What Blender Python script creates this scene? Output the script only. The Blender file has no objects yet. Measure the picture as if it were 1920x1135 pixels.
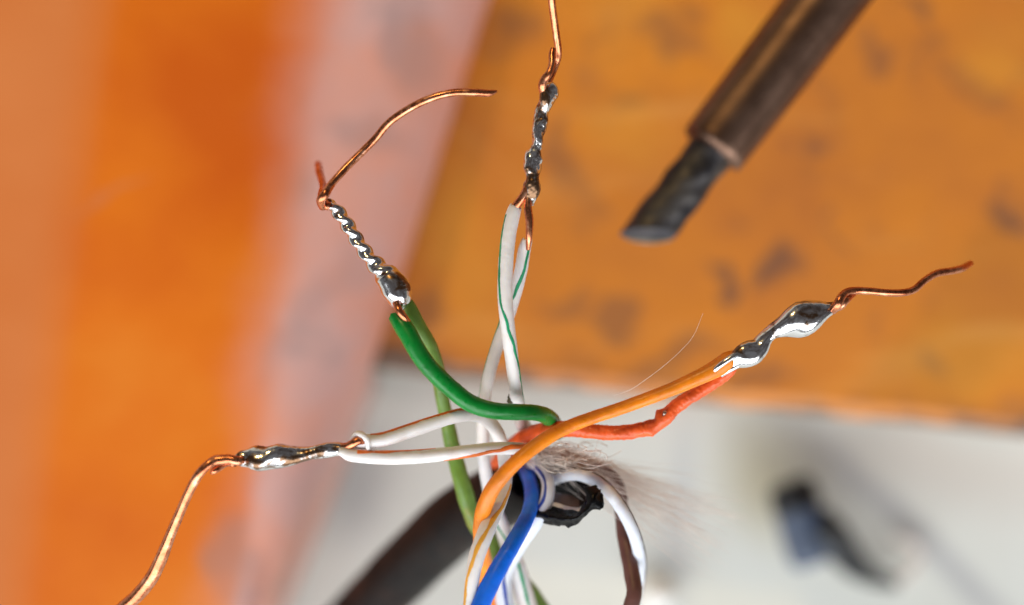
import bpy, math, random
from mathutils import Vector, noise, Matrix

# ------------------------------------------------------------------ camera, world, light
S = bpy.context.scene
DIST = 0.100                       # camera to focal plane (m)
FOCAL = 0.052                      # height of the focal plane over the table (m)
PX = 0.058 / 1920                  # metres per photo pixel on the focal plane
cam_d = bpy.data.cameras.new('camera')
cam_d.sensor_width = 36.0
cam_d.lens = 36.0 * DIST / 0.058
cam_d.clip_start = 0.002
cam_d.clip_end = 20.0
cam_d.dof.use_dof = True
cam_d.dof.focus_distance = DIST
cam_d.dof.aperture_fstop = 12.5
cam = bpy.data.objects.new('camera', cam_d)
S.collection.objects.link(cam)
cam.location = (0, 0, FOCAL + DIST)
S.camera = cam

W = bpy.data.worlds.new('World'); S.world = W; W.use_nodes = True
bgn = W.node_tree.nodes['Background']
# a dim workshop all round: soft uneven brown and grey
wn = W.node_tree.nodes; wl = W.node_tree.links
wtc = wn.new('ShaderNodeTexCoord'); wno = wn.new('ShaderNodeTexNoise'); wra = wn.new('ShaderNodeValToRGB')
wno.inputs['Scale'].default_value = 2.6; wno.inputs['Detail'].default_value = 3
wra.color_ramp.elements[0].position = 0.36; wra.color_ramp.elements[0].color = (0.20, 0.13, 0.10, 1)
wra.color_ramp.elements[1].position = 0.66; wra.color_ramp.elements[1].color = (0.95, 0.95, 1.0, 1)
wl.new(wtc.outputs['Generated'], wno.inputs['Vector']); wl.new(wno.outputs['Fac'], wra.inputs['Fac']); wl.new(wra.outputs['Color'], bgn.inputs['Color'])
bgn.inputs['Strength'].default_value = 0.17

def area(name, loc, target, sx, sy, power, color, shape='RECTANGLE'):
    d = bpy.data.lights.new(name, 'AREA'); d.shape = shape; d.size = sx; d.size_y = sy
    d.energy = power; d.color = color
    o = bpy.data.objects.new(name, d); S.collection.objects.link(o)
    o.location = loc
    o.rotation_euler = (Vector(target) - Vector(loc)).to_track_quat('-Z', 'Y').to_euler()
    return o
# a window in front of the bench (towards the bottom of the picture), a bench lamp behind it
area('window_light', (-0.12, -0.85, 0.60), (0, 0, FOCAL), 2.30, 0.88, 28.5, (0.93, 0.97, 1.0))
area('bench_lamp', (-0.16, 0.42, 0.40), (0, 0, FOCAL), 0.028, 0.028, 0.75, (1.0, 0.70, 0.28), 'DISK')

S.view_settings.view_transform = 'Standard'
S.view_settings.look = 'None'
S.view_settings.gamma = 1.0
S.view_settings.use_curve_mapping = False
S.view_settings.exposure = 0.05
S.render.engine = 'CYCLES'
S.cycles.use_denoising = True
S.cycles.max_bounces = 8

# ------------------------------------------------------------------ helpers
random.seed(7)
C = S.collection
def at(px, py, z=0.0):
    """a point of the bench: picture pixel and height in mm over the focal plane -> metres"""
    k = (DIST - z * 0.001) / DIST
    return Vector(((px - 960) * PX * k, (567.5 - py) * PX * k, FOCAL + z * 0.001))
def srgb(r, g, b):
    f = lambda c: (c / 255 / 12.92) if c / 255 <= 0.04045 else ((c / 255 + 0.055) / 1.055) ** 2.4
    return (f(r), f(g), f(b), 1.0)
def tag(o, label=None, cat=None, group=None, kind=None):
    if label: o['label'] = label
    if cat: o['category'] = cat
    if group: o['group'] = group
    if kind: o['kind'] = kind
    return o
def empty(name, loc, label=None, cat=None, group=None):
    o = bpy.data.objects.new(name, None); C.objects.link(o)
    o.location = loc; o.empty_display_size = 0.002
    return tag(o, label, cat, group)
def mesh(name, verts, faces, mat, parent=None, smooth=True, uvs=None):
    me = bpy.data.meshes.new(name)
    off = Vector((0, 0, 0))
    p = parent
    while p is not None:
        off += p.location; p = p.parent
    me.from_pydata([tuple(Vector(v) - off) for v in verts], [], faces)
    if smooth:
        me.polygons.foreach_set('use_smooth', [True] * len(me.polygons))
    if uvs is not None:
        ul = me.uv_layers.new(name='UVMap')
        for l in me.loops: ul.data[l.index].uv = uvs[l.vertex_index]
    me.materials.append(mat); me.update()
    o = bpy.data.objects.new(name, me); C.objects.link(o)
    o.parent = parent
    return o
def catmull(pts, step):
    """pts: tuples of any length whose first three are a Vector position already expanded"""
    n = len(pts); dim = len(pts[0]); out = []
    for i in range(n - 1):
        p0, p1, p2, p3 = pts[max(i - 1, 0)], pts[i], pts[i + 1], pts[min(i + 2, n - 1)]
        L = math.dist(p1[:3], p2[:3])
        m = max(2, int(L / step))
        for k in range(m):
            t = k / m
            out.append(tuple(0.5 * (2 * p1[d] + (p2[d] - p0[d]) * t + (2 * p0[d] - 5 * p1[d] + 4 * p2[d] - p3[d]) * t * t
                             + (-p0[d] + 3 * p1[d] - 3 * p2[d] + p3[d]) * t ** 3) for d in range(dim)))
    out.append(tuple(pts[-1]))
    return out
def frames(P):
    T = []
    for i in range(len(P)):
        a, b = P[max(i - 1, 0)], P[min(i + 1, len(P) - 1)]
        T.append((b - a).normalized())
    up = Vector((0, 0, 1)); N = []; prev = None
    for t in T:
        n = up - t * up.dot(t)
        if n.length < 0.35 and prev is not None:
            n = prev - t * prev.dot(t)
        n.normalize(); N.append(n); prev = n
    Bn = [n.cross(t) for n, t in zip(N, T)]          # left of travel
    return T, N, Bn
def path(pts, step=3.0):
    """(px, py, z, r) -> sampled positions (m) and radii (px)"""
    q = [(*at(p[0], p[1], p[2]), p[3]) for p in pts]
    s = catmull(q, step * PX)
    return [Vector(x[:3]) for x in s], [x[3] for x in s]
def sweep(name, pts, mat, parent=None, segs=18, step=3.0, wob=0.03, wfreq=0.03, rf=None, ragged=0.0, seed=0.0, hollow=0.35, grain=0.0):
    """a round section swept along a path; rf(s_px, theta, u) scales the radius"""
    if name.startswith('insul') and not grain: grain = 0.55
    P, R = path(pts, step)
    T, N, Bn = frames(P)
    V, F, U = [], [], []
    s = 0.0; tot = sum((P[i + 1] - P[i]).length for i in range(len(P) - 1)) / PX
    n = len(P)
    for i in range(n):
        if i: s += (P[i] - P[i - 1]).length / PX
        for j in range(segs):
            th = 2 * math.pi * j / segs
            r = R[i]
            if rf: r *= rf(s, th, s / tot)
            c, sn = math.cos(th), math.sin(th)
            if wob: r *= 1 + wob * noise.noise(Vector((s * wfreq + seed * 7.3, c * 0.8 + seed, sn * 0.8)))
            if grain: r += grain * noise.noise(Vector((s * 0.22 + seed * 3.1, c * R[i] * 0.22, sn * R[i] * 0.22)))
            e = 0.0
            if ragged:
                w = ragged * (noise.noise(Vector((c * 2.1 + seed, sn * 2.1, 4.0))) * 1.4)
                k0 = max(0, 1 - s / (ragged * 3)); k1 = max(0, 1 - (tot - s) / (ragged * 3))
                e = w * (k1 - k0)
            V.append(P[i] + (N[i] * c + Bn[i] * sn) * (r * PX) + T[i] * (e * PX)); U.append((j / segs, s / 100))
    for i in range(n - 1):
        for j in range(segs):
            a, b = i * segs + j, i * segs + (j + 1) % segs
            F.append((a, b, b + segs, a + segs))
    for (i, sg) in ((0, 1), (n - 1, -1)):
        k = len(V); V.append(P[i] + T[i] * (sg * hollow * R[i] * PX)); U.append((0.5, 0))
        for j in range(segs):
            a, b = i * segs + j, i * segs + (j + 1) % segs
            F.append((a, k, b) if sg > 0 else (a, b, k))
    # outward normals
    return mesh(name, V, [f[::-1] for f in F], mat, parent, uvs=U)
def interp(keys, x):
    if x <= keys[0][0]: return keys[0][1:]
    for a, b in zip(keys, keys[1:]):
        if x <= b[0]:
            t = (x - a[0]) / (b[0] - a[0]); t = t * t * (3 - 2 * t)
            return tuple(p + (q - p) * t for p, q in zip(a[1:], b[1:]))
    return keys[-1][1:]
def stripe(pts, keys, mat, parent, step=3.0, proud=1.04, name='stripe', seed=0.0):
    """printed colour stripe; keys: (u 0..1, angle deg (0 = up, + = left of travel), half width deg)"""
    P, R = path(pts, step); T, N, Bn = frames(P)
    V, F = [], []; tot = sum((P[i + 1] - P[i]).length for i in range(len(P) - 1)); s = 0; m = 6; rows = 0
    for i in range(len(P)):
        if i: s += (P[i] - P[i - 1]).length
        u = s / tot
        if u < keys[0][0] or u > keys[-1][0]: continue
        a, w = interp(keys, u)
        w *= 1 + 0.35 * noise.noise(Vector((s / PX * 0.05, seed, 1.7)))
        a += 4 * noise.noise(Vector((s / PX * 0.02, seed, 9.7)))
        for j in range(m + 1):
            th = math.radians(a + w * (2 * j / m - 1))
            pr = proud if 0 < j < m else 0.965
            V.append(P[i] + (N[i] * math.cos(th) + Bn[i] * math.sin(th)) * (R[i] * PX * pr))
        rows += 1
    for i in range(rows - 1):
        for j in range(m):
            a = i * (m + 1) + j
            F.append((a, a + 1, a + m + 2, a + m + 1))
    return mesh(name, V, F, mat, parent)

# ------------------------------------------------------------------ materials
class NT:
    def __init__(s, name):
        s.m = bpy.data.materials.new(name); s.m.use_nodes = True
        s.t = s.m.node_tree; s.n = s.t.nodes; s.b = s.n['Principled BSDF']
        s.co = s.n.new('ShaderNodeTexCoord')
    def link(s, a, b): s.t.links.new(a, b)
    def noise(s, scale, detail=4, rough=0.55, vec=None, dist=0.0, w=None):
        k = s.n.new('ShaderNodeTexNoise'); k.inputs['Scale'].default_value = scale
        k.inputs['Detail'].default_value = detail; k.inputs['Roughness'].default_value = rough
        k.inputs['Distortion'].default_value = dist
        s.link(vec if vec is not None else s.co.outputs['Object'], k.inputs['Vector'])
        return k.outputs['Fac']
    def ramp(s, fac, stops):
        k = s.n.new('ShaderNodeValToRGB'); e = k.color_ramp.elements
        e[0].position, e[0].color = stops[0]; e[1].position, e[1].color = stops[-1]
        for p, c in stops[1:-1]:
            x = e.new(p); x.color = c
        s.link(fac, k.inputs['Fac']); return k.outputs['Color']
    def mix(s, fac, a, b):
        k = s.n.new('ShaderNodeMix'); k.data_type = 'RGBA'
        for v, i in ((fac, 0), (a, 6), (b, 7)):
            if hasattr(v, 'is_linked') or hasattr(v, 'links'): s.link(v, k.inputs[i])
            else: k.inputs[i].default_value = v
        return k.outputs[2]
    def math(s, op, a, b=0.0, c=None, clamp=False):
        k = s.n.new('ShaderNodeMath'); k.operation = op; k.use_clamp = clamp
        for i, v in enumerate((a, b, c)):
            if v is None: continue
            if hasattr(v, 'links'): s.link(v, k.inputs[i])
            else: k.inputs[i].default_value = v
        return k.outputs[0]
    def smooth(s, v, lo, hi, a=0.0, b=1.0):
        k = s.n.new('ShaderNodeMapRange'); k.interpolation_type = 'SMOOTHSTEP'
        s.link(v, k.inputs[0])
        for i, x in enumerate((lo, hi, a, b)): k.inputs[1 + i].default_value = x
        return k.outputs[0]
    def sep(s, vec):
        k = s.n.new('ShaderNodeSeparateXYZ'); s.link(vec, k.inputs[0]); return k.outputs
    def warp(s, scale, amount, vec=None):
        """object coordinates pushed about by noise"""
        k = s.n.new('ShaderNodeTexNoise'); k.inputs['Scale'].default_value = scale; k.inputs['Detail'].default_value = 3
        v = vec if vec is not None else s.co.outputs['Object']
        s.link(v, k.inputs['Vector'])
        a = s.n.new('ShaderNodeVectorMath'); a.operation = 'SUBTRACT'; s.link(k.outputs['Color'], a.inputs[0]); a.inputs[1].default_value = (.5, .5, .5)
        m = s.n.new('ShaderNodeVectorMath'); m.operation = 'SCALE'; s.link(a.outputs[0], m.inputs[0]); m.inputs['Scale'].default_value = amount
        p = s.n.new('ShaderNodeVectorMath'); p.operation = 'ADD'; s.link(v, p.inputs[0]); s.link(m.outputs[0], p.inputs[1])
        return p.outputs[0]
    def spot(s, vec, x, y, rx, ry, ang, soft=0.5):
        """1 inside a soft elliptical patch in the xy plane"""
        k = s.n.new('ShaderNodeMapping'); k.vector_type = 'TEXTURE'
        k.inputs['Location'].default_value = (x, y, 0); k.inputs['Rotation'].default_value = (0, 0, ang)
        k.inputs['Scale'].default_value = (rx, ry, 1e3)
        s.link(vec, k.inputs['Vector'])
        l = s.n.new('ShaderNodeVectorMath'); l.operation = 'LENGTH'; s.link(k.outputs[0], l.inputs[0])
        return s.smooth(l.outputs['Value'], 1.0 - soft, 1.0 + soft, 1.0, 0.0)
    def bump(s, h, strength, dist):
        k = s.n.new('ShaderNodeBump'); k.inputs['Strength'].default_value = strength; k.inputs['Distance'].default_value = dist
        s.link(h, k.inputs['Height']); s.link(k.outputs[0], s.b.inputs['Normal'])
    def set(s, **kw):
        for k, v in kw.items():
            i = s.b.inputs[k.replace('_', ' ')]
            if hasattr(v, 'links'): s.link(v, i)
            else: i.default_value = v
        return s

def plastic(name, col, rough=0.38, sss=0.25, dirt=None, dirt_amt=0.35, var=0.12, spec=0.5):
    m = NT(name)
    d = tuple(c * (1 - var * 2) for c in col[:3]) + (1,)
    l = tuple(min(1, c * (1 + var)) for c in col[:3]) + (1,)
    c = m.ramp(m.noise(900, 4), [(0.3, d), (0.7, l)])
    if dirt:
        f = m.math('MULTIPLY', m.smooth(m.noise(520, 6, 0.65), 0.52, 0.72), dirt_amt)
        c = m.mix(f, c, dirt)
    m.set(Base_Color=c, Roughness=m.ramp(m.noise(2600, 3), [(0.3, (rough - .1,) * 3 + (1,)), (0.7, (rough + .12,) * 3 + (1,))]))
    m.set(Subsurface_Weight=sss, Subsurface_Radius=(1.0, 0.8, 0.6), Subsurface_Scale=0.0004, IOR=1.47, Specular_IOR_Level=spec)
    m.bump(m.noise(3200, 5, 0.65), 0.4, 0.00004)
    return m.m
M = {}
M['green'] = plastic('green_plastic', srgb(0, 128, 44), 0.33, 0.12, srgb(40, 120, 60), 0.5)
M['green2'] = plastic('pale_green_plastic', srgb(112, 146, 58), 0.38, 0.3, srgb(152, 140, 36), 0.7)
M['white'] = plastic('white_plastic', srgb(234, 229, 227), 0.42, 0.35, srgb(200, 166, 150), 0.25, 0.04)
M['white_blue'] = plastic('cool_white_plastic', srgb(222, 226, 236), 0.42, 0.35, srgb(185, 170, 170), 0.25, 0.04)
M['orange'] = plastic('orange_plastic', srgb(244, 138, 20), 0.36, 0.2, srgb(222, 92, 30), 0.25)
M['red_orange'] = plastic('red_orange_plastic', srgb(236, 98, 40), 0.36, 0.15, srgb(220, 90, 70), 0.5)
M['blue'] = plastic('blue_plastic', srgb(0, 112, 250), 0.42, 0.1, srgb(60, 120, 200), 0.35)
M['brown'] = plastic('brown_plastic', srgb(104, 66, 58), 0.45, 0.05, srgb(140, 100, 90), 0.3)
M['s_green'] = plastic('green_stripe', srgb(20, 150, 100), 0.4, 0.0, var=0.2)
M['s_orange'] = plastic('orange_stripe', srgb(236, 118, 42), 0.4, 0.0, srgb(214, 136, 90), 0.5, 0.15)
M['s_yellow'] = plastic('amber_stripe', srgb(236, 168, 60), 0.4, 0.0, var=0.12)
M['s_blue'] = plastic('blue_stripe', srgb(46, 74, 170), 0.4, 0.0, var=0.15)
M['s_brown'] = plastic('brown_stripe', srgb(58, 42, 40), 0.4, 0.0, var=0.15)

def copper_mat():
    m = NT('copper')
    c = m.ramp(m.noise(1500, 5, 0.65), [(0.3, srgb(168, 92, 60)), (0.55, srgb(212, 136, 98)), (0.75, srgb(238, 184, 154))])
    m.set(Base_Color=c, Metallic=1.0, Roughness=m.ramp(m.noise(3000, 3), [(0.3, (.2,) * 3 + (1,)), (.7, (.36,) * 3 + (1,))]))
    m.bump(m.noise(9000, 3), 0.25, 0.00002)
    return m.m
def solder_mat(name, dirt):
    m = NT(name)
    f = m.smooth(m.noise(800, 4, 0.6, dist=0.6), dirt, dirt + 0.10)
    c = m.mix(f, srgb(226, 226, 228), srgb(120, 92, 70))
    m.set(Base_Color=c, Metallic=m.math('SUBTRACT', 1.0, m.math('MULTIPLY', f, 0.06)))
    m.set(Roughness=m.math('ADD', m.math('MULTIPLY', f, 0.10), m.math('MULTIPLY_ADD', m.noise(1200, 3), 0.22, 0.06)))
    m.bump(m.noise(1300, 2, 0.5), 0.14, 0.00004)
    return m.m
M['copper'] = copper_mat()
M['solder'] = solder_mat('solder', 0.53)
M['solder_dirty'] = solder_mat('flux_stained_solder', 0.46)

def jacket_mat():
    m = NT('black_jacket')
    c = m.ramp(m.noise(260, 5, 0.6), [(0.34, srgb(9, 9, 11)), (0.55, srgb(27, 18, 15)), (0.78, srgb(74, 42, 32))])  # orange reflection on the sheath painted in as brown patches
    m.set(Base_Color=c, Roughness=m.ramp(m.noise(700, 4), [(0.3, (.4,) * 3 + (1,)), (.7, (.6,) * 3 + (1,))]), IOR=1.4, Specular_IOR_Level=0.22)
    m.bump(m.noise(1800, 4), 0.35, 0.0001)
    return m.m
M['jacket'] = jacket_mat()
M['flap'] = plastic('torn_black_plastic', srgb(8, 8, 10), 0.3, 0.0, srgb(22, 22, 26), 0.4, spec=0.2)
M['inner'] = plastic('inner_black', srgb(6, 6, 7), 0.5, 0.0, spec=0.08)
M['foil_edge'] = plastic('foil_edge_white', srgb(226, 226, 230), 0.4, 0.0, var=0.05)
M['foil'] = plastic('brown_foil', srgb(92, 70, 62), 0.4, 0.0, var=0.15)
M['fibre'] = plastic('fibre', srgb(240, 228, 218), 0.6, 0.0, srgb(160, 130, 116), 0.4)
M['grime'] = plastic('dark_grime', srgb(76, 70, 46), 0.7, 0.0)

# ------------------------------------------------------------------ the setting: table
def table_mat():
    m = NT('pale_table')
    v = m.warp(30, 0.012)
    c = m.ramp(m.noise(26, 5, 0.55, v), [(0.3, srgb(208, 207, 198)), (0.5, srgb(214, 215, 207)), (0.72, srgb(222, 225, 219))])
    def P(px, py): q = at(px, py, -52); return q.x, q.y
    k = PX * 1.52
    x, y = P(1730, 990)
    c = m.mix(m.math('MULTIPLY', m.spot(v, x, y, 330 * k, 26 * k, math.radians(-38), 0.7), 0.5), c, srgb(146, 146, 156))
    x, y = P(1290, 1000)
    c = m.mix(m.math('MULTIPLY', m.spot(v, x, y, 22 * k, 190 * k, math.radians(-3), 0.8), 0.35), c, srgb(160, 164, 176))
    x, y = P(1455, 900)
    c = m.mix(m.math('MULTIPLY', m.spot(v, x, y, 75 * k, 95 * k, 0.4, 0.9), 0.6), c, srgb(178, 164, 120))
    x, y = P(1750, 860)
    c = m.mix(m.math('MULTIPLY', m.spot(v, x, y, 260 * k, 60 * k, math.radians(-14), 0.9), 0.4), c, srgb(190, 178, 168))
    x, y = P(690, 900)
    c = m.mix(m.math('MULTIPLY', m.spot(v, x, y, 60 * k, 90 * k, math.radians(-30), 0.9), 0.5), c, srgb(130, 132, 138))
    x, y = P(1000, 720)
    c = m.mix(m.math('MULTIPLY', m.spot(v, x, y, 330 * k, 45 * k, math.radians(-4), 0.9), 0.3), c, srgb(140, 130, 120))  # shade along the front of the board, painted into the table colour
    m.set(Base_Color=c, Roughness=0.55)
    m.bump(m.noise(400, 4), 0.15, 0.0003)
    return m.m
zt = 0.0
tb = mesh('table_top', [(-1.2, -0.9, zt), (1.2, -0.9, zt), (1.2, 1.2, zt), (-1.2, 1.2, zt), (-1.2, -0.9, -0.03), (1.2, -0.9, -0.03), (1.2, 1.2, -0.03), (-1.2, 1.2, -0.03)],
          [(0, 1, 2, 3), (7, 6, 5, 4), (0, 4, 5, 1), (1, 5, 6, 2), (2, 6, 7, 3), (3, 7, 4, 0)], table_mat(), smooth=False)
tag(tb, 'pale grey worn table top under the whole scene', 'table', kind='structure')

# ------------------------------------------------------------------ orange work board
def board_mat():
    m = NT('worn_orange_board')
    v = m.warp(60, 0.010)
    c = m.ramp(m.noise(34, 5, 0.6, v), [(0.28, srgb(168, 96, 50)), (0.45, srgb(200, 120, 44)), (0.62, srgb(216, 132, 38)), (0.78, srgb(216, 146, 58))])
    f = m.math('MULTIPLY', m.smooth(m.noise(75, 5, 0.65, v), 0.55, 0.72), 0.5)
    c = m.mix(f, c, srgb(140, 92, 66))
    c = m.mix(m.math('MULTIPLY', m.smooth(m.noise(150, 6, 0.7, v, 0.8), 0.56, 0.68), 0.42), c, srgb(122, 84, 62))
    sx = m.n.new('ShaderNodeMapping'); sx.inputs['Rotation'].default_value = (0, 0, 0.5); sx.inputs['Scale'].default_value = (28, 260, 1)
    m.link(v, sx.inputs['Vector'])
    c = m.mix(m.math('MULTIPLY', m.smooth(m.noise(1.0, 4, 0.6, sx.outputs[0]), 0.54, 0.68), 0.5), c, srgb(222, 152, 76))
    k = PX * 1.36
    spots = [(1475, 505, 42, 26, .3, .85), (1365, 516, 26, 22, 0, .8), (1185, 205, 30, 18, .2, .55), (1250, 70, 60, 26, -.3, .5), (1512, 285, 22, 24, 0, .5),
             (1752, 678, 18, 22, 0, .6), (1892, 402, 38, 20, -.5, .75), (1732, 14, 34, 14, -.4, .6), (1052, 310, 34, 60, 0, .5), (962, 50, 46, 40, 0, .5),
             (1145, 592, 44, 26, .3, .55), (1065, 566, 50, 30, .5, .5), (1275, 655, 60, 26, .3, .5), (1640, 110, 26, 20, 0, .5), (1560, 380, 16, 14, 0, .4),
             (800, 620, 60, 40, .3, .5), (1090, 400, 26, 40, 0, .35), (1420, 690, 70, 16, .1, .5), (1170, 690, 90, 26, -.1, .45), (1290, 30, 26, 18, 0, .4)]
    v2 = m.warp(190, 0.0085)
    for (px, py, rx, ry, a, w) in spots:
        q = at(px, py, -36)
        c = m.mix(m.math('MULTIPLY', m.spot(v2, q.x, q.y, rx * k, ry * k, a, 0.55), w * 0.85), c, srgb(92, 72, 66))
    for (px, py, rx, ry, a, w) in [(1400, 60, 60, 40, .2, .5), (1880, 100, 70, 50, 0, .4), (860, 460, 60, 140, .2, .4), (1840, 690, 160, 60, -.1, .35), (1190, 250, 70, 60, 0, .3)]:
        q = at(px, py, -36)
        c = m.mix(m.math('MULTIPLY', m.spot(v2, q.x, q.y, rx * k, ry * k, a, 0.8), w), c, srgb(226, 156, 52))
    # rubbed front edge
    a, b = at(700, 692, -36), at(1920, 816, -36)
    xyz = m.sep(v2)
    d = m.math('SUBTRACT', xyz[1], m.math('MULTIPLY_ADD', xyz[0], (b.y - a.y) / (b.x - a.x), a.y - a.x * (b.y - a.y) / (b.x - a.x)))
    c = m.mix(m.math('MULTIPLY', m.smooth(d, 0.0002, 0.0024, 1.0, 0.0), 0.45), c, srgb(140, 104, 78))
    c = m.mix(m.math('MULTIPLY', m.smooth(d, 0.0, 0.0009, 1.0, 0.0), 0.8), c, srgb(74, 66, 60))
    m.set(Base_Color=c, Roughness=0.55, Specular_IOR_Level=0.35)
    m.bump(m.noise(500, 5), 0.3, 0.0003)
    return m.m
def board():
    a, b = at(700, 694, -36), at(1920, 818, -36)
    d = (b - a).normalized(); n = Vector((-d.y, d.x, 0))
    O = a - d * 0.03
    prof = [(0, 0.0003), (0, 0.0145), (0.0004, 0.0155), (0.0012, 0.016)]    # rounded front arris
    V, F = [], []
    xs = [i * 0.004 for i in range(84)]
    for x in xs:
        w = 0.0003 * noise.noise(Vector((x * 120, 3, 1)))
        for (o, z) in prof:
            p = O + d * x + n * (o + w); V.append((p.x, p.y, z))
        p = O + d * x + n * 0.2; V.append((p.x, p.y, 0.016)); V.append((p.x, p.y, 0.0003))
    m = 6
    for i in range(len(xs) - 1):
        for j in range(m - 1):
            q = i * m + j; F.append((q, q + m, q + m + 1, q + 1))
        F.append((i * m + m - 1, (i + 1) * m + m - 1, (i + 1) * m, i * m))
    F.append(tuple(range(m))[::-1]); F.append(tuple((len(xs) - 1) * m + j for j in range(m)))
    return tag(mesh('work_board', V, [f[::-1] for f in F], board_mat(), smooth=False), 'worn orange brown work board with dark burn spots lying under the soldering iron', 'board')
board()

# ------------------------------------------------------------------ glossy orange panel on the left
def panel_mat():
    m = NT('orange_panel')
    uv = m.n.new('ShaderNodeUVMap'); uv.uv_map = 'UVMap'
    v = m.warp(45, 0.010)
    xyz = m.sep(uv.outputs[0]); u = xyz[0]
    nz = m.noise(60, 4, 0.6, v)
    un = m.math('ADD', u, m.math('MULTIPLY', m.math('SUBTRACT', nz, 0.5), 0.16))
    deep = m.ramp(m.noise(38, 5, 0.55, v), [(0.3, srgb(206, 92, 2)), (0.5, srgb(222, 114, 10)), (0.72, srgb(230, 136, 36))])
    pale = m.ramp(m.noise(50, 4, 0.5, v), [(0.3, srgb(206, 110, 46)), (0.7, srgb(214, 126, 66))])
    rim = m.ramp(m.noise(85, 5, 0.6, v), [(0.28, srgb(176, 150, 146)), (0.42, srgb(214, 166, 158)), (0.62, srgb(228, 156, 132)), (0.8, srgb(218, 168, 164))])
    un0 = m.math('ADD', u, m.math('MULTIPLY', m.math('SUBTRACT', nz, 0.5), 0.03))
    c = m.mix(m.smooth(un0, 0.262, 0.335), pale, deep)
    c = m.mix(m.smooth(un, 0.52, 0.71), c, rim)  # pinkish grey mixed in towards the rounded edge
    v2 = m.warp(120, 0.010)
    k = PX * 1.26
    for (px, py, rx, ry, a, w) in [(775, 120, 46, 66, .3, .42), (700, 235, 66, 34, -.4, .32), (460, 1045, 36, 60, .4, .45), (590, 620, 36, 100, -.3, .28), (655, 520, 30, 60, 0, .2), (730, 60, 24, 50, 0, .25), (250, 370, 60, 8, .2, .15)]:
        q = at(px, py, -31)
        c = m.mix(m.math('MULTIPLY', m.spot(v2, q.x, q.y, rx * k, ry * k, a, 0.7), w), c, srgb(134, 122, 124))
    m.set(Base_Color=c, Roughness=m.math('ADD', 0.34, m.math('MULTIPLY', nz, 0.2)), IOR=1.45)
    m.bump(m.noise(260, 4), 0.12, 0.0004)
    return m.m
def panel():
    edge = [(-260, 1005), (0, 915), (370, 800), (660, 708), (930, 602), (1135, 518), (1420, 380)]
    def ex(y):
        for a, b in zip(edge, edge[1:]):
            if y <= b[0]:
                t = (y - a[0]) / (b[0] - a[0]); return a[1] + (b[1] - a[1]) * t
        return edge[-1][1]
    ys = [-260 + i * 28 for i in range(61)]
    eds = [sum(ex(y + o) for o in (-90, -45, 0, 45, 90)) / 5 for y in ys]
    V, F, U = [], [], []
    for y, xe in zip(ys, eds):
        t = y / 1135
        cols = []
        x0, xp, xr = -520, 200 - 158 * t, 590 - 160 * t
        for i in range(7): cols.append((x0 + (xp - x0) * i / 6, -26.5, 0.3 * i / 6))
        for i in range(1, 8): cols.append((xp + (xr - xp) * i / 7, -26.5, 0.3 + 0.3 * i / 7))
        for i in range(1, 17):
            a = i / 16 * math.pi / 2
            cols.append((xr + (xe - xr) * math.sin(a), -33.0 + 6.5 * math.cos(a), 0.6 + 0.38 * math.sin(a)))
        cols.append((xe + 1, -33.8, 0.99)); zb = -35.85 if y < 712 else -51.9
        cols.append((xe + (-4 if y < 712 else 24), zb, 1.0))
        for (x, z, u) in cols:
            V.append(at(x, y, z)); U.append((u, t))
        V.append(at(x0, y, zb)); U.append((0, t))
    m = len(V) // len(ys)
    for i in range(len(ys) - 1):
        for j in range(m):
            a, b = i * m + j, i * m + (j + 1) % m
            F.append((a, a + m, b + m, b))
    F.append(tuple(range(m))); F.append(tuple((len(ys) - 1) * m + j for j in range(m))[::-1])
    o = mesh('orange_sheet', V, F, panel_mat(), uvs=U)
    return tag(o, 'large glossy orange panel with pinkish rounded edge filling the left side', 'panel')
panel()

# ------------------------------------------------------------------ soldering iron
def metal(name, lo, hi, r0, r1, scale=500, stretch=None):
    m = NT(name)
    c = m.ramp(m.noise(scale, 5, 0.6), [(0.32, lo), (0.7, hi)])
    m.set(Base_Color=c, Metallic=1.0, Roughness=m.ramp(m.noise(scale * 1.7, 4), [(0.3, (r0,) * 3 + (1,)), (.7, (r1,) * 3 + (1,))]))
    m.bump(m.noise(scale * 4, 3), 0.2, 0.00005)
    return m.m
M['shaft'] = metal('browned_steel', srgb(104, 78, 64), srgb(134, 106, 90), 0.36, 0.46, 300)
M['tip'] = metal('sooty_iron', srgb(54, 54, 61), srgb(112, 106, 100), 0.42, 0.6, 420)
M['tip_face'] = metal('blued_iron', srgb(52, 58, 76), srgb(84, 86, 98), 0.3, 0.5, 600)
M['tinned'] = metal('tinned_edge', srgb(120, 112, 96), srgb(160, 154, 140), 0.3, 0.5, 900)
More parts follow.
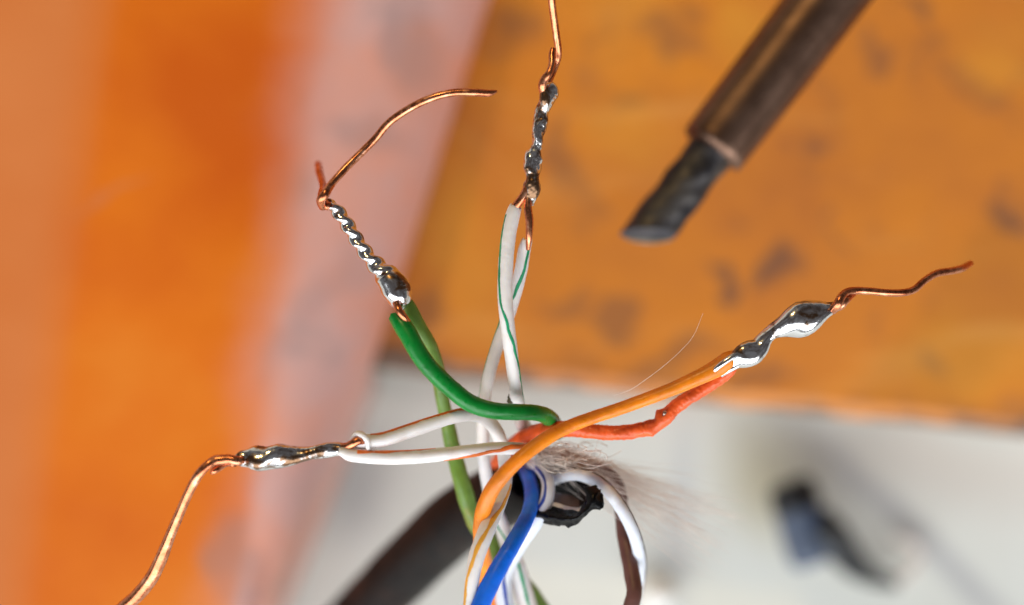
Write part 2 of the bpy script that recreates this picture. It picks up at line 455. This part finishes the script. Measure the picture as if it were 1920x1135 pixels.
def iron():
    root = empty('soldering_iron', at(1335, 285, -13), 'brown steel soldering iron shaft with dark slanted chisel tip over the orange board', 'soldering iron')
    Z = -13
    k = 1.13
    sweep('shaft', [(1335, 281, Z, 57 * k), (1337, 278, Z, 63 * k), (1345, 268, Z, 65 * k), (1450, 131, Z, 68 * k), (1560, -14, Z, 70 * k), (1760, -278, Z, 74 * k)], M['shaft'], root, segs=40, step=8, wob=0.004, hollow=0.0)
    # tip: a rod whose end is cut on a slant so that an oval face looks down and to the viewer
    P0, P1 = at(1345, 268, Z), at(1195, 466, Z)
    t = (P1 - P0).normalized(); nz = Vector((0, 0, 1)); sd = nz.cross(t)
    r = 44 * k * PX; L = (P1 - P0).length
    V, F = [], []; segs = 36; rows = 26
    A, Bq = at(1176, 437, Z), at(1254, 442, Z)          # ends of the slanted cut in the picture
    cd = (Bq - A).normalized()
    def cut(c, s):                                       # length along the axis where the slant plane cuts
        off = sd * (r * s)
        # plane through A containing cd and a direction tipped towards the viewer
        n = cd.cross((nz * 1.0 + t * -0.3).normalized()).normalized()
        base = P0 + off + nz * (r * c)
        return (A - base).dot(n) / t.dot(n)
    for i in range(rows):
        u = i / (rows - 1)
        for j in range(segs):
            a = 2 * math.pi * j / segs; c, s = math.cos(a), math.sin(a)
            rr = r * (1 + 0.09 * noise.noise(Vector((u * 6, c * 1.4, s * 1.4))))
            le = max(0.1 * L, min(cut(c, s), L * 1.05))
            V.append(P0 + t * (le * u) + nz * (rr * c) + sd * (rr * s))
    for i in range(rows - 1):
        for j in range(segs):
            a, b = i * segs + j, i * segs + (j + 1) % segs
            F.append((a, b, b + segs, a + segs))
    tip = mesh('tip', V, F, M['tip'], root)
    ring = [V[(rows - 1) * segs + j].copy() for j in range(segs)]
    cen = sum(ring, Vector()) / segs
    V2 = [cen] + [cen + (q - cen) * 0.55 for q in ring] + [q.copy() for q in ring]
    F2 = [(0, 1 + (j + 1) % segs, 1 + j) for j in range(segs)] + [(1 + j, 1 + (j + 1) % segs, 1 + segs + (j + 1) % segs, 1 + segs + j) for j in range(segs)]
    mesh('slanted_face', V2, F2, M['tip_face'], tip, smooth=False)
    # solder left along the lower rim of the cut
    low = sorted(range(segs), key=lambda j: ring[j].y)[:13]
    low.sort(key=lambda j: ring[j].x)
    Q = [ring[j] for j in low]
    V3, F3 = [], []
    for i, p in enumerate(Q):
        e = math.sin(math.pi * (i + .4) / (len(Q) - .2))
        for j in range(8):
            a = 2 * math.pi * j / 8
            V3.append(p + Vector((0, math.cos(a), math.sin(a))) * (0.00014 * e + 0.00004))
    for i in range(len(Q) - 1):
        for j in range(8):
            a, b = i * 8 + j, i * 8 + (j + 1) % 8
            F3.append((a, a + 8, b + 8, b))
    mesh('solder_bead', V3, F3, M['tinned'], tip)
iron()

# ------------------------------------------------------------------ small black plug on the table
M['plug'] = plastic('black_plug_plastic', srgb(18, 20, 24), 0.4, 0.0)
M['plug_blue'] = plastic('dull_blue_plastic', srgb(72, 84, 106), 0.28, 0.0)
def plug():
    root = empty('small_plug', at(1510, 985, -51), 'small black plastic plug with blue grey body and bent tail on the pale table', 'plug')
    Z = -47.5
    sweep('body', [(1494, 950, Z, 56), (1496, 955, Z, 66), (1508, 995, Z, 68), (1521, 1040, Z, 66), (1526, 1054, Z, 52)], M['plug_blue'], root, segs=28, step=6, wob=0.03, hollow=0.0)
    sweep('cap', [(1482, 904, Z, 48), (1484, 910, Z, 62), (1490, 934, Z, 69), (1496, 952, Z, 69), (1498, 957, Z, 58)], M['plug'], root, segs=28, step=6, wob=0.03, hollow=0.0)
    tail = sweep('tail', [(1530, 985, -47, 62), (1558, 1008, -47.3, 54), (1582, 1036, -48, 46), (1606, 1062, -48.8, 38), (1640, 1082, -49.8, 26), (1680, 1096, -50.3, 18)], M['plug'], root, segs=20, step=6, wob=0.08)
    sweep('thin_lead', [(1670, 1093, -50.2, 15), (1700, 1080, -50.4, 13), (1722, 1050, -50.6, 12), (1712, 1022, -50.6, 11), (1680, 1010, -50.7, 10)], M['fibre'], tail, segs=10, step=8)
plug()
M['blob_mat'] = plastic('blob_white', srgb(246, 246, 244), 0.3, 0.0, var=0.02)
o = sweep('white_blob', [(1212, 1116, -50.6, 14), (1222, 1117, -50.3, 42), (1236, 1120, -50.3, 46), (1250, 1124, -50.5, 36), (1258, 1128, -50.8, 10)], M['blob_mat'], None, segs=20, step=4, wob=0.25, wfreq=0.08)  # plain white lump resting on the table
tag(o, 'small blurred white crumb on the table beside the brown wire', 'blob')

# ------------------------------------------------------------------ black cable with torn mouth
def cable():
    root = empty('black_cable', at(905, 960, -14), 'black sheathed cable rising from the lower left with torn open end', 'cable')
    pts = [(1006, 902, -7.5, 60), (975, 916, -9, 66), (930, 935, -11.5, 69), (880, 962, -14, 70), (820, 1010, -17.5, 71), (745, 1084, -22, 71), (660, 1172, -27, 72), (540, 1290, -33, 73), (380, 1440, -42, 73), (200, 1600, -49, 73)]
    P, R = path(pts, 8); T, N, Bn = frames(P)
    V, F = [], []; segs = 36
    rings = []
    # inside wall first (from deep in the mouth outwards), then outside
    order = [(i, 0.80) for i in range(28, -1, -1)] + [(i, 1.0) for i in range(len(P))]
    for (i, q) in order:
        for j in range(segs):
            a = 2 * math.pi * j / segs; c, s = math.cos(a), math.sin(a)
            e = 0.0
            if i < 6:
                e = (noise.noise(Vector((c * 1.8, s * 1.8, 2.0))) * 16 - 10 * c) * (1 - i / 6)
            r = R[i] * q * (1 + 0.04 * noise.noise(Vector((i * 0.06, c, s))))
            V.append(P[i] + (N[i] * c * 0.92 + Bn[i] * s) * (r * PX) - T[i] * (e * PX))
    n = len(order)
    for i in range(n - 1):
        for j in range(segs):
            a, b = i * segs + j, i * segs + (j + 1) % segs
            F.append((a, b, b + segs, a + segs))
    k = len(V); V.append(P[28]); F += [(j, k, (j + 1) % segs) for j in range(segs)]
    mesh('sheath', V, [f[::-1] for f in F], M['jacket'], root)
    # torn lip of the sheath: curved strips with thickness
    def sheet(name, rows, mat, parent, thick=4.0, rough=1.2, sd=0.0):
        """rows: list of lists of (px,py,z); solid of even thickness, finely subdivided"""
        G = []
        for r_ in rows:
            q = catmull([tuple(at(p[0], p[1], p[2] + 1.8)) for p in r_], 3 * PX)
            m_ = 26
            G.append([Vector(q[min(len(q) - 1, round(i * (len(q) - 1) / (m_ - 1)))]) for i in range(m_)])
        H = []
        rowsN = 9
        for a in range(rowsN):
            f = a / (rowsN - 1) * (len(G) - 1); i0 = min(int(f), len(G) - 2); t = f - i0
            H.append([G[i0][i].lerp(G[i0 + 1][i], t) for i in range(26)])
        V, F = [], []
        for side in (0, 1):
            for a in range(rowsN):
                for i in range(26):
                    p = H[a][i]
                    edge = (a in (0, rowsN - 1)) or (i in (0, 25))
                    d = Vector((noise.noise(p * 9000 + Vector((sd, 0, 0))), noise.noise(p * 9000 + Vector((0, sd, 7))), 1.6 * noise.noise(p * 5000 + Vector((3, 3, sd))))) * (rough * PX * (1.8 if edge else 1.2))
                    V.append(p + d - Vector((0, 0, side * thick * PX * (0.5 if edge else 1))))
        m_ = 26; off = rowsN * m_
        for a in range(rowsN - 1):
            for i in range(m_ - 1):
                q = a * m_ + i
                F.append((q, q + 1, q + m_ + 1, q + m_)); F.append((off + q, off + q + m_, off + q + m_ + 1, off + q + 1))
        ring = [i for i in range(m_)] + [a * m_ + m_ - 1 for a in range(1, rowsN)] + [(rowsN - 1) * m_ + i for i in range(m_ - 2, -1, -1)] + [a * m_ for a in range(rowsN - 2, 0, -1)]
        for a, b in zip(ring, ring[1:] + ring[:1]): F.append((a, off + a, off + b, b))
        return mesh(name, V, [f[::-1] for f in F], mat, parent)
    # hollow inner wall behind, brown foil, then the black lip in front
    sheet('inner_wall', [[(968, 900, -9), (1000, 898, -7.5), (1050, 897, -6), (1092, 905, -4.5), (1112, 915, -3.5)],
                         [(965, 935, -11), (1000, 928, -9.5), (1045, 922, -8), (1080, 926, -6.5), (1100, 936, -5)],
                         [(975, 965, -11), (1000, 958, -9.5), (1035, 950, -8.5), (1075, 952, -7), (1094, 952, -5.5)]], M['inner'], root, 6, 1.2, 1)
    fl = sheet('foil', [[(1018, 922, -6.5), (1045, 924, -6), (1070, 929, -5.5), (1086, 938, -5)],
                        [(1015, 940, -5.2), (1040, 943, -5), (1066, 950, -4.6), (1088, 957, -4.2)]], M['foil'], root, 2, 0.5, 2)
    sheet('foil_edge', [[(1016, 937, -4.6), (1040, 942, -4.4), (1066, 950, -4), (1090, 953, -3.7)],
                        [(1014, 943, -4.4), (1038, 949, -4.2), (1062, 957, -3.8), (1084, 961, -3.5)]], M['foil_edge'], fl, 3, 0.5, 3)
    sheet('torn_lip', [[(990, 938, -5.0), (1025, 945, -4.5), (1055, 954, -4.0), (1082, 958, -3.6), (1094, 948, -3.4), (1098, 930, -3.2), (1094, 920, -3.2), (1104, 911, -3.2), (1119, 911, -3.4)],
                       [(988, 962, -4.2), (1022, 968, -3.6), (1055, 974, -3.0), (1082, 972, -2.6), (1100, 956, -2.5), (1110, 944, -2.5), (1112, 934, -2.6), (1118, 924, -2.8), (1124, 918, -3.0)],
                       [(994, 974, -4.8), (1022, 981, -4.3), (1052, 988, -3.8), (1080, 986, -3.4), (1096, 970, -3.2), (1112, 957, -3.0), (1126, 956, -3.0), (1134, 947, -3.1), (1129, 929, -3.3)]], M['flap'], root, 7, 3.0, 4)
cable()

# ------------------------------------------------------------------ spliced wires
def twist(n_turns, amp, phase=0.0, taper=0.0):
    def f(s, th, u):
        k = min(1, u / 0.06) if taper else 1
        return 1 + amp * math.cos(2 * (th - phase) - n_turns * 2 * math.pi * u) * k
    return f

# --- green
g = empty('green_wire_splice', at(752, 575, 0), 'two green wires twisted and soldered into one silver joint with a curved copper tail', 'wire splice')
gA = [(1046, 812, -5, 14), (1034, 788, -2.5, 15.5), (1008, 775, -.5, 15), (965, 773, .3, 15.5), (925, 770, .7, 16), (880, 755, 1, 16.5), (838, 722, 1, 17), (803, 687, 1, 17), (778, 650, .9, 17.5), (758, 615, .6, 18), (742, 592, .2, 15)]
sweep('insulated_wire', gA, M['green'], g, segs=24, wob=0.07, ragged=5, seed=1)
gB = [(766, 564, -.8, 8), (770, 578, -.8, 12), (778, 602, -.9, 15.5), (797, 634, -1.3, 15), (813, 668, -2.2, 14.5), (822, 702, -3, 14), (829, 745, -3.6, 13.5), (839, 795, -4, 14), (852, 852, -4.2, 15.5), (869, 915, -4.2, 16.5), (890, 978, -4.8, 17), (924, 1024, -6, 18), (966, 1078, -7, 20), (1010, 1140, -8, 21), (1050, 1200, -9, 21)]
sweep('insulated_wire', gB, M['green2'], g, segs=24, wob=0.07, ragged=4, seed=2)
sweep('bare_copper', [(770, 612, .3, 6), (758, 596, .9, 7), (748, 582, 1.0, 7), (742, 566, .6, 7), (734, 550, .2, 7)], M['copper'], g, segs=12)
sweep('solder_joint', [(750, 583, 0, 6), (749, 574, 0, 15), (746, 562, .1, 23), (741, 547, .2, 27), (733, 531, .2, 26), (722, 515, .1, 21.5), (709, 501, .1, 16.5), (695, 487, .1, 13.5), (676, 461, .1, 12.5), (662, 440, .1, 12.5), (648, 417, 0, 12.5), (634, 398, 0, 12), (622, 386, 0, 11), (610, 380, 0, 8)], M['solder'], g, segs=44, step=1.3,
      rf=lambda s, th, u: 1 + (0.02 if u < .26 else min(.19, .02 + (u - .26) * 1.6)) * math.cos(2 * th - 2 * math.pi * 8.6 * u) + 0.16 * max(0, 1 - (u / .34) ** 2) * math.cos(th + 1.3), wob=0.04, grain=0.35, seed=3)
sweep('copper_tail', [(606, 388, .2, 8.5), (602, 376, .8, 9), (610, 364, 1, 8.5), (622, 345, .6, 7.5), (646, 318, .2, 7.3), (676, 288, 0, 7.3), (704, 260, 0, 7.3), (732, 228, .3, 7.3), (776, 199, .6, 7.3), (816, 182, .8, 7.2), (852, 174, .8, 7.2), (890, 174, .8, 7.2), (916, 175, .6, 6.6), (932, 171, .5, 2)], M['copper'], g, segs=16, wob=0.05, seed=4)
sweep('copper_tail', [(618, 388, .4, 8), (608, 382, .2, 9), (604, 366, -.4, 8.5), (606, 350, -2, 7), (602, 333, -3.5, 7), (599, 322, -4.5, 7.5), (597, 308, -6, 7)], M['copper'], g, segs=14, seed=5)

# --- white and green
w = empty('white_green_wire_splice', at(985, 400, 0), 'two white wires with green stripes soldered into a lumpy dark joint pointing up', 'wire splice')
wA = [(967, 388, 0, 11.5), (962, 402, .1, 13.5), (953, 445, .3, 14), (948, 500, .5, 14), (947, 555, .6, 14), (952, 612, .6, 13.5), (959, 670, .2, 13), (965, 715, -.5, 12.5), (969, 750, -1.8, 13.5), (978, 790, -4, 14), (1000, 830, -7, 14)]
a = sweep('insulated_wire', wA, M['white'], w, segs=22, wob=0.05, ragged=9, seed=6)
stripe(wA, [(0.03, -68, 14), (0.2, -58, 14), (0.30, -42, 13), (0.38, 0, 14), (0.45, 38, 14), (0.53, 70, 16), (0.7, 95, 18)], M['s_green'], a, seed=1)
wB = [(988, 452, -.6, 10), (983, 470, -.8, 12), (977, 505, -1, 12.5), (966, 550, -1.3, 12.5), (951, 597, -1.6, 12.5), (934, 645, -1.8, 12), (919, 695, -2, 12), (909, 750, -2.4, 12), (905, 810, -3, 12.5), (908, 870, -3.6, 12.5), (920, 930, -4.4, 13), (942, 992, -5.2, 15), (962, 1045, -5.8, 18), (976, 1092, -6.2, 19), (990, 1140, -6.6, 19), (1006, 1200, -7, 19)]
b = sweep('insulated_wire', wB, M['white'], w, segs=22, wob=0.05, ragged=11, seed=7)
stripe(wB, [(0.0, 48, 18), (0.06, 30, 17), (0.12, 0, 17), (0.17, -60, 18), (0.22, -88, 20), (0.34, -92, 22), (0.42, -120, 20)], M['s_green'], b, seed=2)
stripe(wB, [(0.66, -40, 12), (0.74, 0, 12), (0.80, 22, 12), (0.9, 12, 10), (1.0, 5, 10)], M['s_green'], b, seed=3)
sweep('bare_copper', [(990, 468, -.2, 4), (992, 445, .2, 6), (993, 415, .3, 7.5), (990, 392, .3, 7.5), (990, 372, .2, 7)], M['copper'], w, segs=12, seed=8)
sweep('bare_copper', [(962, 396, 0, 9), (971, 382, .2, 8), (982, 366, .3, 7.5), (990, 348, .3, 7)], M['copper'], w, segs=12, seed=9)
sweep('solder_joint', [(994, 386, .1, 7), (993, 372, .1, 12), (997, 352, .2, 16), (999, 332, .2, 15), (999, 312, .2, 16.5), (1000, 296, .2, 16), (1004, 282, .2, 10.5), (1008, 264, .2, 10.5), (1010, 246, .2, 13), (1013, 226, .2, 12), (1018, 206, .2, 13), (1026, 188, .3, 17), (1031, 174, .3, 17), (1033, 164, .3, 12), (1034, 156, .2, 5)], M['solder_dirty'], w, segs=40, step=1.3,
      rf=twist(3.4, 0.13, 0.6), wob=0.24, wfreq=0.05, grain=0.8, seed=10)
sweep('copper_tail', [(1020, 178, .4, 7), (1017, 162, .8, 8), (1021, 149, .9, 8), (1030, 137, 1, 7), (1035, 120, .8, 6.5), (1035, 104, .6, 6.5), (1037, 91, .5, 5)], M['copper'], w, segs=14, seed=11)
sweep('copper_tail', [(1026, 158, -.6, 7), (1036, 136, -1, 7), (1045, 112, -.9, 6.8), (1047, 96, -.5, 6.6), (1044, 72, -.1, 6.8), (1040, 44, .3, 7), (1036, 14, .8, 7), (1033, -20, 1.3, 7), (1031, -70, 2, 7)], M['copper'], w, segs=14, seed=12)
# scuffed dirty spot low on one strand
sweep('grime_spot', [(957, 738, -1.2, 1), (957, 746, -1.4, 4.5), (958, 755, -1.6, 5), (962, 762, -1.7, 4), (966, 767, -1.9, 1)], M['grime'], a, segs=12, step=1.5, wob=0.7, wfreq=0.3, grain=3)

# --- orange
r = empty('orange_wire_splice', at(1360, 690, 0), 'two orange wires soldered into a bulging silver joint with a wavy copper tail', 'wire splice')
oB = [(1376, 668, -.1, 13), (1366, 676, 0, 17), (1345, 690, 0, 17), (1310, 708, .1, 14.5), (1250, 734, .2, 12.5), (1180, 760, .3, 12), (1110, 784, .6, 12), (1055, 805, 1, 12.5), (1005, 836, 1.5, 13.5), (962, 872, 1.8, 13.5), (930, 908, 1.6, 14.5), (910, 946, 1, 15), (902, 985, -.2, 15), (903, 1025, -2.2, 15), (912, 1080, -4.6, 17), (920, 1140, -6.5, 18), (926, 1200, -8, 18)]
sweep('insulated_wire', oB, M['orange'], r, segs=24, wob=0.05, ragged=5, seed=13)
oA = [(1378, 688, -.6, 7), (1368, 696, -.7, 11), (1345, 713, -.9, 12.5), (1305, 738, -1.1, 13), (1268, 762, -1.2, 13.5), (1246, 784, -1.2, 15), (1222, 800, -1.3, 14), (1180, 810, -1.3, 14), (1130, 811, -1.4, 14), (1080, 806, -1.6, 14.5), (1030, 806, -2.2, 15), (990, 818, -3.2, 16), (955, 842, -6, 15), (930, 870, -9, 14)]
sweep('insulated_wire', oA, M['red_orange'], r, segs=26, step=2, ragged=6, seed=14,
      rf=lambda s, th, u: 1 + 0.38 * math.exp(-((s - 168) / 9) ** 2) * max(0, math.cos(th + 2.2)) + 0.35 * math.exp(-((s - 200) / 8) ** 2) * max(0, math.cos(th - 1.6)) - 0.25 * math.exp(-((s - 182) / 8) ** 2) * max(0, math.cos(th + 1.6)), wob=0.10, wfreq=0.05, grain=1.5)
sweep('bare_copper', [(1243, 780, -.82, 1.5), (1246, 775, -.72, 4), (1249, 770, -.74, 1.5)], M['solder'], r, segs=10, step=1)
sweep('bare_copper', [(1336, 698, .3, 5), (1352, 684, .55, 5.5), (1372, 670, .5, 6.5), (1392, 660, .3, 8)], M['solder'], r, segs=14, seed=15)
sweep('bare_copper', [(1352, 704, -.2, 4.5), (1368, 693, .1, 6), (1386, 682, .1, 7), (1400, 670, 0, 8)], M['solder'], r, segs=14, seed=16)
sweep('solder_joint', [(1362, 690, 0, 8), (1378, 678, 0, 16), (1394, 669, .1, 21), (1410, 660, .1, 21), (1424, 650, .1, 17), (1434, 636, .1, 14), (1446, 624, .1, 15), (1462, 615, .1, 22), (1482, 606, .1, 29), (1502, 599, .1, 31), (1522, 591, .1, 27), (1540, 584, .1, 19.5), (1556, 579, .1, 13), (1568, 574, .1, 11), (1578, 568, .1, 7)], M['solder'], r, segs=48, step=1.4,
      rf=lambda s, th, u: 1 + 0.13 * math.cos(2 * th - 2 * math.pi * 1.9 * u - .5) - 0.10 * math.exp(-((s - 112) / 26) ** 2) * max(0, math.cos(th - .7)), wob=0.10, wfreq=0.022, grain=0.25, seed=17)
sweep('copper_tail', [(1560, 582, .2, 9), (1570, 572, .8, 9), (1576, 560, .8, 8.5), (1586, 549, .5, 7.5), (1602, 545, .2, 7), (1630, 546, 0, 6.8), (1662, 549, 0, 6.8), (1692, 549, -.2, 6.8), (1714, 543, -.5, 6.8), (1734, 526, -1, 6.8), (1756, 513, -1.6, 6.8), (1784, 508, -2.2, 6.8), (1804, 503, -2.8, 6.8), (1820, 494, -3.6, 6)], M['copper'], r, segs=16, wob=0.05, seed=18)
sweep('copper_tail', [(1562, 574, -.3, 8), (1574, 574, .5, 8.5), (1584, 565, .6, 7.5), (1594, 557, .2, 6), (1604, 551, -.2, 3)], M['copper'], r, segs=14, seed=19)

# --- white and orange
q = empty('white_orange_wire_splice', at(650, 845, 0), 'two white wires with orange stripes soldered into a slim joint pointing left', 'wire splice')
pA = [(634, 846, 1.4, 6), (644, 848, 1.3, 10), (660, 853, 1.2, 13), (700, 857, 1, 13.5), (745, 858, .9, 13.5), (790, 856, .8, 13), (840, 851, .6, 12.5), (890, 845, .3, 12), (935, 841, -.2, 12), (975, 842, -1.5, 12.5), (1005, 850, -5, 13)]
a = sweep('insulated_wire', pA, M['white'], q, segs=22, wob=0.06, ragged=4, seed=20)
stripe(pA, [(0.07, 40, 20), (0.14, 52, 20), (0.26, 72, 20), (0.38, 92, 22)], M['s_orange'], a, seed=4)
stripe(pA, [(0.40, -88, 22), (0.50, -58, 22), (0.60, -18, 22), (0.68, 22, 24), (0.78, 44, 26), (0.94, 48, 28)], M['s_orange'], a, seed=5)
pB = [(664, 830, 1, 11), (674, 828, 1, 13.5), (690, 828, .9, 13.5), (720, 824, .8, 13.5), (760, 811, .5, 13.5), (805, 796, .2, 13.5), (850, 782, -.2, 13), (882, 777, -.8, 13), (908, 784, -1.3, 13), (929, 806, -1.8, 13), (942, 840, -2.2, 13), (948, 880, -2, 13), (945, 915, -1.2, 13.5), (930, 955, 0, 15), (910, 1000, .9, 16), (894, 1045, 1.2, 15), (884, 1095, 1.2, 13), (880, 1140, 1, 12), (878, 1200, .6, 12)]
b = sweep('insulated_wire', pB, M['white'], q, segs=22, wob=0.06, ragged=3, seed=21)
stripe(pB, [(0.04, 76, 24), (0.15, 70, 24), (0.25, 66, 24), (0.34, 78, 24), (0.38, 100, 20)], M['s_orange'], b, seed=6)
stripe(pB, [(0.56, 60, 18), (0.63, 40, 17), (0.70, 5, 17), (0.78, -22, 17), (0.86, -48, 20), (0.95, -60, 22)], M['s_yellow'], b, seed=7)
sweep('curled_sleeve', [(690, 842, 1.2, 4), (688, 826, 1.6, 5.5), (680, 816, 1.6, 5.5), (669, 814, 1.3, 5.5), (661, 822, 1, 4)], M['white'], b, segs=12, seed=22)
sweep('bare_copper', [(684, 828, 1.1, 7), (672, 826, 1.4, 8.5), (662, 832, 1.4, 8), (650, 838, 1.2, 8), (632, 840, .9, 8)], M['copper'], q, segs=14, seed=23)
sweep('solder_joint', [(650, 840, 1, 7), (640, 841, 1, 11), (622, 843, 1, 12.5), (600, 847, 1.1, 13), (572, 851, 1.2, 14.5), (546, 854, 1.3, 17), (520, 857, 1.4, 22), (498, 859, 1.4, 24.5), (478, 859, 1.5, 22.5), (462, 860, 1.5, 15.5), (450, 861, 1.5, 13), (440, 862, 1.5, 7)], M['solder_dirty'], q, segs=44, step=1.4,
      rf=twist(2.6, 0.12, 0.4), wob=0.10, wfreq=0.035, grain=0.45, seed=24)
sweep('copper_tail', [(456, 862, 1.7, 8), (444, 864, 2, 9), (430, 861, 2, 8.5), (418, 862, 2, 9.5), (404, 864, 2, 10), (390, 872, 2.2, 8.5), (374, 888, 2.2, 8.5), (358, 915, 1.9, 8.5), (340, 955, 1.2, 9), (320, 1002, .4, 10), (303, 1045, -.4, 12), (284, 1084, -1.1, 13), (256, 1118, -1.8, 13), (224, 1146, -2.4, 13), (180, 1180, -3.2, 11.5)], M['copper'], q, segs=16, wob=0.06, seed=25)
sweep('copper_tail', [(440, 868, 1.6, 8), (424, 867, 1.2, 8.5), (410, 876, 1.6, 8), (400, 884, 1.8, 6), (396, 888, 1.6, 2)], M['copper'], q, segs=14, seed=26)

# ------------------------------------------------------------------ unspliced wires from the cable
def wire(name, pts, mat, label, seed, st=None):
    root = empty(name, at(pts[0][0], pts[0][1], pts[0][2]), label, 'wire')
    o_ = sweep('insulation', pts, mat, root, segs=24, wob=0.05, seed=seed)
    for k_ in st or []: stripe(pts, k_[0], k_[1], o_, seed=seed)
    return root
wire('blue_wire', [(968, 850, -11, 13), (980, 872, -7.5, 13), (992, 900, -5, 13), (997, 930, -3.2, 14), (990, 966, -1.6, 14.5), (966, 1012, 0, 15.5), (938, 1060, .8, 16.5), (912, 1110, 1.2, 17.5), (892, 1160, 1.4, 18), (876, 1210, 1.4, 18)], M['blue'],
     'solid blue wire curving out of the torn cable end to the bottom edge', 30)
wire('white_blue_wire', [(972, 862, -11, 13), (992, 868, -7, 13), (1012, 876, -4.2, 13), (1027, 902, -3, 13), (1025, 938, -2.6, 13.5), (1007, 976, -2.8, 14), (980, 1014, -4, 14.5), (960, 1045, -4.8, 16), (945, 1078, -5.2, 17), (944, 1110, -5.4, 18), (950, 1150, -5.6, 18), (958, 1210, -6, 18)], M['white_blue'],
     'white wire with a dark blue stripe looping behind the blue wire', 31,
     [([(0.16, -40, 20), (0.26, -35, 16), (0.36, -25, 15), (0.46, -30, 16), (0.54, -70, 18)], M['s_blue']), ([(0.66, -10, 12), (0.74, 0, 12), (0.84, 12, 12), (1.0, 20, 12)], M['s_blue'])])
wire('white_brown_wire', [(1000, 925, -12, 13), (1025, 905, -8, 13), (1055, 892, -3.6, 12.5), (1090, 891, -2.6, 12.5), (1124, 906, -2.4, 12.5), (1153, 936, -2, 12.5), (1178, 976, -2, 12.5), (1195, 1022, -2.8, 12.5), (1200, 1062, -4.6, 12.5), (1194, 1105, -8, 12.5), (1182, 1150, -12, 12.5), (1170, 1200, -16, 12.5)], M['white_blue'],
     'white wire with a thin dark stripe arching to the right of the cable end', 32,
     [([(0.12, 80, 16), (0.3, 76, 15), (0.5, 72, 14), (0.7, 78, 15), (0.8, 92, 15)], M['s_brown'])])
wire('brown_wire', [(1000, 915, -13, 13), (1030, 895, -9, 13), (1065, 880, -6, 13), (1102, 876, -4.6, 13), (1136, 886, -4.2, 14), (1158, 912, -4.2, 14), (1165, 950, -4.4, 14), (1170, 1000, -4.2, 14.5), (1178, 1042, -3.6, 15), (1186, 1084, -3, 15.5), (1189, 1112, -2.6, 15), (1182, 1145, -2.6, 16), (1172, 1200, -3, 16)], M['brown'],
     'plain brown wire running down beside the arching white wire', 33)

# ------------------------------------------------------------------ frayed fibres and a stray hair
def strands(name, specs, mat, sides=3):
    V, F = [], []
    for pts, rad in specs:
        P = [Vector(p[:3]) for p in catmull([tuple(at(*p)) for p in pts], 9 * PX)]
        T, N, Bn = frames(P); b0 = len(V); n = len(P)
        for i in range(n):
            rr = rad * PX * (1 - 0.5 * i / n)
            for j in range(sides):
                a = 2 * math.pi * j / sides
                V.append(P[i] + (N[i] * math.cos(a) + Bn[i] * math.sin(a)) * rr)
        for i in range(n - 1):
            for j in range(sides):
                a, b = b0 + i * sides + j, b0 + i * sides + (j + 1) % sides
                F.append((a, a + sides, b + sides, b))
    return mesh(name, V, F, mat)
specs = []
rnd = random.Random(11)
for i in range(500):
    x, y = 1002 + rnd.random() * 60, 836 + rnd.random() * 34
    L = 60 + 320 * rnd.random() ** 1.4
    ang = math.radians(25 + rnd.gauss(0, 7))
    z = -2.5 - rnd.random() * 3.5; pts = [(x, y, z)]
    m_ = 6
    bow = rnd.gauss(0, 14)
    for k_ in range(1, m_ + 1):
        t_ = k_ / m_
        pts.append((x + math.cos(ang) * L * t_ + rnd.gauss(0, 4), y + math.sin(ang) * L * t_ + bow * t_ * (1 - t_) * 2 + rnd.gauss(0, 4), z - 1.5 * t_ + rnd.gauss(0, .4)))
    specs.append((pts, rnd.uniform(0.3, 0.7)))
for i in range(55):                                   # matted loops near the root
    x, y = 1015 + rnd.random() * 110, 835 + rnd.random() * 38
    z = -1.4 - rnd.random() * 2.6; a0 = rnd.random() * 6.28; pts = []
    R_ = rnd.uniform(8, 26)
    for k_ in range(6):
        a_ = a0 + k_ * rnd.uniform(.4, .9)
        pts.append((x + math.cos(a_) * R_ * 1.6, y + math.sin(a_) * R_ * .6, z + rnd.gauss(0, .4)))
    specs.append((pts, rnd.uniform(0.5, 0.95)))
tag(strands('frayed_fibres', specs, M['fibre']), 'tuft of frayed beige fibres spreading right from the cable end', 'fibres', kind='stuff')
tag(strands('stray_hair', [([(1150, 742, .4), (1180, 732, .4), (1205, 716, .5), (1240, 690, .6), (1274, 660, .6), (1300, 630, .6), (1318, 588, .6)], 0.42)], M['fibre'], 5), 'single fine hair above the bright orange wire', 'hair')
